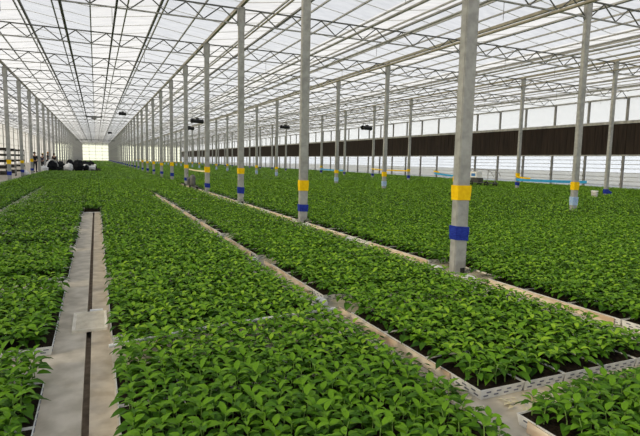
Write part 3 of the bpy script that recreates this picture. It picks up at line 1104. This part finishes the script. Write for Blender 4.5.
body_me = skin_mesh('body', BODY_J, BODY_L, 'skin')
J, Lk = sub_joints([0, 1, 2, 7, 8, 9, 11, 12, 13], 1.16)
jackets = {c: skin_mesh('jacket', J, Lk, c) for c in ('cloth_black', 'cloth_navy')}
J, Lk = sub_joints([0, 15, 16, 17, 19, 20, 21], 1.18)
trouser = skin_mesh('trousers', J, Lk, 'cloth_black')
shoe = MB()
for s in (-.12, .11):
    shoe.box(s - .05, s + .05, -.17, .06, 0.0, .085)
shoe = shoe.mesh('shoes', 'black_rubber')
def face_bits():
    m = MB()
    for s in (-.035, .035):
        m.box(s - .012, s + .012, -.112, -.100, 1.655, 1.668, 0)
    return m.mesh('eyes', 'hair')
eyes = face_bits()
nose = MB().tube((0, -.10, 1.65), (0, -.122, 1.622), .010, 6, .016).mesh('nose', 'skin')
mouth = MB().box(-.025, .025, -.103, -.094, 1.585, 1.594).mesh('mouth', 'cloth_orange')
def cap(mat):
    m = MB().lathe([(.105, 0), (.108, .03), (.10, .07), (.07, .105), (.02, .12)], (0, -.01, 1.685), 14)
    m.box(-.07, .07, -.20, -.08, 1.685, 1.70)
    return m.mesh('cap', mat)
hairm = MB().lathe([(.100, -.06), (.106, 0), (.10, .05), (.07, .09), (.02, .10)], (0, .012, 1.68), 14).mesh('hair', 'hair')
people = [(-5.25, 54.4, 1.06, 0.4, 'cloth_black', None, 'person in dark clothes standing outermost in the group by the trolley path'),
          (-5.12, 60.5, 1.0, 2.6, 'cloth_navy', 'cloth_yellow', 'person in dark clothes with a yellow cap standing by the bundles'),
          (-5.02, 66.0, 1.12, 1.2, 'cloth_black', 'cloth_orange', 'person in dark clothes with an orange cap standing behind the bundles'),
          (-4.45, 66.5, 1.05, 3.6, 'cloth_black', None, 'dark haired person in black standing among the black bundles')]
for x, y, sc, rz, jc, cp, lab in people:
    p = empty('person', (x, y, 0), rz)
    p.scale = (sc, sc, sc)
    put('body', body_me, p)
    put('jacket', jackets[jc], p)
    put('trousers', trouser, p)
    put('shoes', shoe, p)
    put('hair', hairm, p)
    for n_, m_ in (('eyes', eyes), ('nose', nose), ('mouth', mouth)):
        put(n_, m_, p)
    if cp:
        put('cap', cap(cp), p)
    tag(p, lab, 'person', 'people by the trolley path')

# black and white bundles of sheeting heaped beside them
def bundle(x, y, w, h, white, lab, seed):
    r = random.Random(seed)
    t = empty('sheeting_bundle', (x, y, 0.055), r.uniform(0, 3))
    bm2 = bmesh.new()
    bmesh.ops.create_icosphere(bm2, subdivisions=3, radius=1)
    ph = [r.uniform(0, 6) for _ in range(6)]
    for vtx in bm2.verts:
        c = vtx.co
        k = 1 + 0.20 * math.sin(3.4 * c.x + ph[0]) * math.sin(3 * c.y + ph[1]) + 0.10 * math.sin(9 * c.z + ph[2] + 3 * c.x)
        vtx.co = Vector((c.x * w / 2 * k, c.y * w * 0.48 * k, max(0.0, h * 0.44 + c.z * h * 0.47 * k)))
    me = bpy.data.meshes.new('bundle_body')
    bm2.to_mesh(me)
    bm2.free()
    me.materials.append(MATS['sheet_white' if white == 2 else 'sheet_black'])
    me.polygons.foreach_set('use_smooth', [True] * len(me.polygons))
    put('bundle_body', me, t)
    MB().lathe([(.06, 0), (.035, .04), (.07, .09), (.03, .11)], (0, 0, h * 0.88), 8).build('tied_neck', 'sheet_white' if white else 'sheet_black', t)
    if white == 1:
        n = 14
        m = MB()
        for wd in (0,):
            pts = []
            for i in range(n + 1):
                a = PI * i / n
                pts.append(Vector((math.cos(a) * w * 0.53, -w * 0.12, 0.06 + math.sin(a) * h * 0.96)))
            for a, b_ in zip(pts[:-1], pts[1:]):
                m.bar(a, b_, w * 0.34, 0.04)
        m.build('white_wrap', 'sheet_white', t)
    tag(t, lab, 'bundle', 'bundles beside the trolley path')
bl = [(-4.50, 54.0, 0.70, 0.60, 2), (-3.95, 55.4, 1.10, 1.12, 1), (-3.35, 57.2, 1.05, 1.05, 0), (-3.20, 53.9, 0.60, 0.55, 0), (-2.45, 55.0, 0.80, 0.85, 2), (-2.45, 58.2, 1.00, 1.15, 0),
      (-1.65, 57.4, 0.95, 0.90, 0), (-1.80, 60.6, 1.05, 1.20, 0), (-1.05, 58.8, 0.75, 0.65, 1), (-1.10, 62.3, 0.95, 1.05, 0), (-0.42, 61.0, 0.70, 0.60, 2), (-0.62, 64.6, 1.00, 1.10, 0), (-0.20, 63.2, 0.65, 0.60, 1)]
wl = ['all black', 'white banded black', 'all white']
cnt = [0, 0, 0]
for j, (x, y, w, h, wt) in enumerate(bl):
    bundle(x, y, w, h, wt, '%s sheeting bundle, %s of its kind from the trolley path' % (wl[wt], ORD[cnt[wt]]), j)
    cnt[wt] += 1
bundle(-4.52, 40.6, 0.5, 0.45, 2, 'small white sack alone between the posts beside the trolleys', 77)

# ------------------------------------------------------------------ shelf trolleys beyond the posts
def shelf_trolley(x, y, rz, lab):
    t = empty('shelf_trolley', (x, y, 0), rz)
    W, D, H = 1.35, 0.56, 1.95
    for sx in (-1, 1):
        for sy in (-1, 1):
            MB().box(sx * W / 2 - .02, sx * W / 2 + .02, sy * D / 2 - .02, sy * D / 2 + .02, .14, H).build('upright', 'galvanised', t)
            MB().tube((sx * W / 2 - .02, sy * D / 2, .07), (sx * W / 2 + .02, sy * D / 2, .07), .07, 10).build('caster', 'black_rubber', t)
    for z in (.2, .62, 1.04, 1.46, 1.86):
        s = MB().box(-W / 2 - .02, W / 2 + .02, -D / 2 - .02, D / 2 + .02, z, z + .035).build('shelf', 'shelf_dark', t)
        MB().box(-W / 2, W / 2, -D / 2, D / 2, z + .036, z + .15).build('shelf_rim', 'shelf_dark', s)
    tag(t, lab, 'trolley', 'shelf trolleys')
shelf_trolley(-6.35, 36.8, 0.1, 'dark five tier shelf trolley standing outermost on the trolley path')
shelf_trolley(-5.95, 39.6, 0.2, 'dark shelf trolley with five tiers, second on the trolley path')
shelf_trolley(-6.15, 43.6, 0.0, 'dark shelf trolley with five tiers, third on the trolley path')
shelf_trolley(-6.1, 48.5, 0.1, 'dark shelf trolley with five tiers closest to the standing people')

# ------------------------------------------------------------------ tape strips, carts, bucket
def strip(a, b_, h, mat, sag, lab):
    m = MB()
    n = 8
    pts = []
    for i in range(n + 1):
        t = i / n
        p = Vector(a).lerp(Vector(b_), t)
        p.z -= sag * 4 * t * (1 - t)
        pts.append(p)
    for p, q in zip(pts[:-1], pts[1:]):
        m.bar(p, q, 0.012, h)
    tag(m.build('barrier_tape', mat), lab, 'tape', 'tapes strung between posts')
X4 = ROW_X[4] - 0.125
strip((X4, PY(3), 0.68), (X4, PY(2) + 1.0, 0.74), 0.14, 'tape_sky_blue', 0.02, 'blue tape strung low between outer posts before the dark wall band')
strip((X4, PY(3), 0.86), (X4, PY(3) - 1.1, 0.78), 0.09, 'tape_yellow', 0.02, 'short yellow tape trailing above the blue tape by the outer posts')
strip((X4, PY(4) + 2.2, 0.82), (X4, PY(4), 0.70), 0.13, 'tape_sky_blue', 0.0, 'short blue tape tied to the third outer post, trailing away from it')
strip((X4, PY(4) + 2.3, 0.98), (X4, PY(4) + 1.6, 0.92), 0.10, 'tape_yellow', 0.0, 'short yellow tape scrap above the end of the short blue tape')
strip((X4, PY(8), 0.70), (X4, PY(7), 0.68), 0.14, 'tape_sky_blue', 0.03, 'pale blue tape far along the outer posts')
strip((X4, PY(6), 0.95), (X4, PY(5), 0.92), 0.09, 'tape_yellow', 0.03, 'yellow tape strung farther along the outer posts')
X2 = ROW_X[2] + 0.13
strip((X2, PY(3), 0.97), (X2, PY(4), 0.95), 0.07, 'tape_cream', 0.03, 'cream tape strung between two posts beside the narrow bed, above the pump cart')

def wheel(parent, x, y, z, r, mat='black_rubber'):
    m = MB()
    n = 14
    for i in range(n):
        a, b_ = 2 * PI * i / n, 2 * PI * (i + 1) / n
        m.tube((x, y + r * math.cos(a), z + r * math.sin(a)), (x, y + r * math.cos(b_), z + r * math.sin(b_)), r * 0.22, 6)
    m.tube((x - .05, y, z), (x + .05, y, z), r * 0.25, 8)
    for i in range(5):
        a = 2 * PI * i / 5
        m.tube((x, y, z), (x, y + r * math.cos(a), z + r * math.sin(a)), r * 0.07, 5)
    return m.build('wheel', mat, parent)

pc = empty('pump_cart', (4.28, 25.6, 0))
tag(pc, 'grey pump cart with dark wheels between two posts beside the narrow bed', 'cart')
MB().path([(-.13, -1.1, .2), (.13, -1.1, .2), (.13, 1.1, .2), (-.13, 1.1, .2), (-.13, -1.1, .2)], .022).build('chassis', 'steel_dark', pc)
MB().lathe([(.02, 0), (.13, 0), (.14, .05), (.14, .42), (.10, .5), (.04, .53)], (0, -.55, .22), 14).build('tank', 'steel_dark', pc, True)
MB().box(-.10, .10, .0, .5, .22, .42).tube((0, .05, .5), (0, .45, .5), .09, 10).build('pump', 'rail_dark', pc)
MB().path([(0, 1.0, .2), (0, 1.15, .75), (0, .95, .8)], .02).build('handle', 'steel_dark', pc)
for xx in (-.17, .17):
    for yy in (-.75, .75):
        wheel(pc, xx, yy, .14, .115)

sc_ = empty('spray_cart', (23.2, 26.3, 0.055), 0.0)
tag(sc_, 'spray cart with a hoop frame and dark wheels in the field by the outer posts', 'cart')
MB().path([(-.3, -1.3, .3), (.3, -1.3, .3), (.3, .9, .3), (-.3, .9, .3), (-.3, -1.3, .3)], .025).build('chassis', 'steel_dark', sc_)
for xx in (-.3, .3):
    MB().path([(xx, .8, .3), (xx, .75, 1.05), (xx, .5, 1.15), (xx, -1.0, 1.12), (xx, -1.25, 1.0), (xx, -1.5, .75)], .022).build('hoop', 'machine_grey', sc_)
MB().path([(-.3, -1.0, .3), (-.3, -1.0, 1.12), (.3, -1.0, 1.12), (.3, -1.0, .3)], .02).build('crossbar', 'machine_grey', sc_)
MB().box(-.24, .24, .15, .75, .62, 1.0).build('tank', 'plastic_white', sc_)
MB().box(-.245, .245, .25, .65, .70, .88).build('tank_band', 'machine_blue', sc_)
MB().box(-.22, .22, .0, .7, .33, .6).build('motor', 'rail_dark', sc_)
for xx in (-.36, .36):
    for yy in (-.95, .5):
        wheel(sc_, xx, yy, .21, .17)

bk = empty('bucket', (21.15, 16.3, 0.055))
tag(bk, 'white bucket standing alone among the field seedlings', 'bucket')
bk.scale = (0.8, 0.8, 0.72)
MB().lathe([(.13, 0.0), (.15, .05), (.19, .44), (.20, .45), (.20, .47)], n=18).build('bucket_body', 'plastic_white', bk, True)
MB().lathe([(.20, .472), (.205, .50), (.18, .51), (.05, .515)], n=18).build('lid', 'plastic_white', bk)
hb = MB()
hp = [Vector((.205 * math.cos(a), -.02 - .14 * math.sin(a), .43 - .16 * math.sin(a))) for a in [PI * i / 8 for i in range(9)]]
hb.path(hp, .006).build('handle', 'galvanised', bk)

# ------------------------------------------------------------------ light
w = bpy.data.worlds.new('sky')
scn.world = w
w.use_nodes = True
nt = w.node_tree
bg = nt.nodes['Background']
bg.inputs[1].default_value = 1.0
tc = nt.nodes.new('ShaderNodeTexCoord')
sx = nt.nodes.new('ShaderNodeSeparateXYZ')
ra = nt.nodes.new('ShaderNodeValToRGB')           # hazy sky: white at the horizon, pale blue above
ra.color_ramp.elements[0].position = 0.0
ra.color_ramp.elements[0].color = (1.55, 1.55, 1.53, 1)
ra.color_ramp.elements[1].position = 0.55
ra.color_ramp.elements[1].color = (0.50, 0.57, 0.70, 1)
lk(nt, tc.outputs['Generated'], sx.inputs[0])
lk(nt, sx.outputs['Z'], ra.inputs[0])
lk(nt, ra.outputs[0], bg.inputs[0])
sun = bpy.data.lights.new('sun', 'SUN')
sun.energy = 5.4
sun.angle = math.radians(9)
sun.color = (1.0, 0.82, 0.52)
so = bpy.data.objects.new('sun', sun)
COL.objects.link(so)
az, el = math.radians(-104), math.radians(26)      # low sun from the trolley side
sd = Vector((math.sin(az) * math.cos(el), math.cos(az) * math.cos(el), math.sin(el)))
so.rotation_euler = sd.to_track_quat('Z', 'Y').to_euler()
so.location = (-20, -10, 30)

# ------------------------------------------------------------------ camera
cd = bpy.data.cameras.new('camera')
cd.sensor_fit = 'HORIZONTAL'
cd.sensor_width = 36
cd.lens = FPX / 640 * 36
cd.clip_start = 0.05
cd.clip_end = 1000
co = bpy.data.objects.new('camera', cd)
COL.objects.link(co)
f_ = FWD.normalized()
r_ = (RGT - f_ * RGT.dot(f_)).normalized()
u_ = r_.cross(f_)
co.matrix_world = Matrix(((r_.x, u_.x, -f_.x, CAM.x), (r_.y, u_.y, -f_.y, CAM.y), (r_.z, u_.z, -f_.z, CAM.z), (0, 0, 0, 1)))
scn.camera = co

vs = scn.view_settings
vs.view_transform = 'Standard'
vs.look = 'None'
vs.gamma = 1
vs.exposure = 0.0
vs.use_curve_mapping = False
scn.cycles.use_denoising = True
scn.cycles.max_bounces = 10
scn.cycles.diffuse_bounces = 5
scn.cycles.transparent_max_bounces = 12
scn.cycles.sample_clamp_indirect = 8
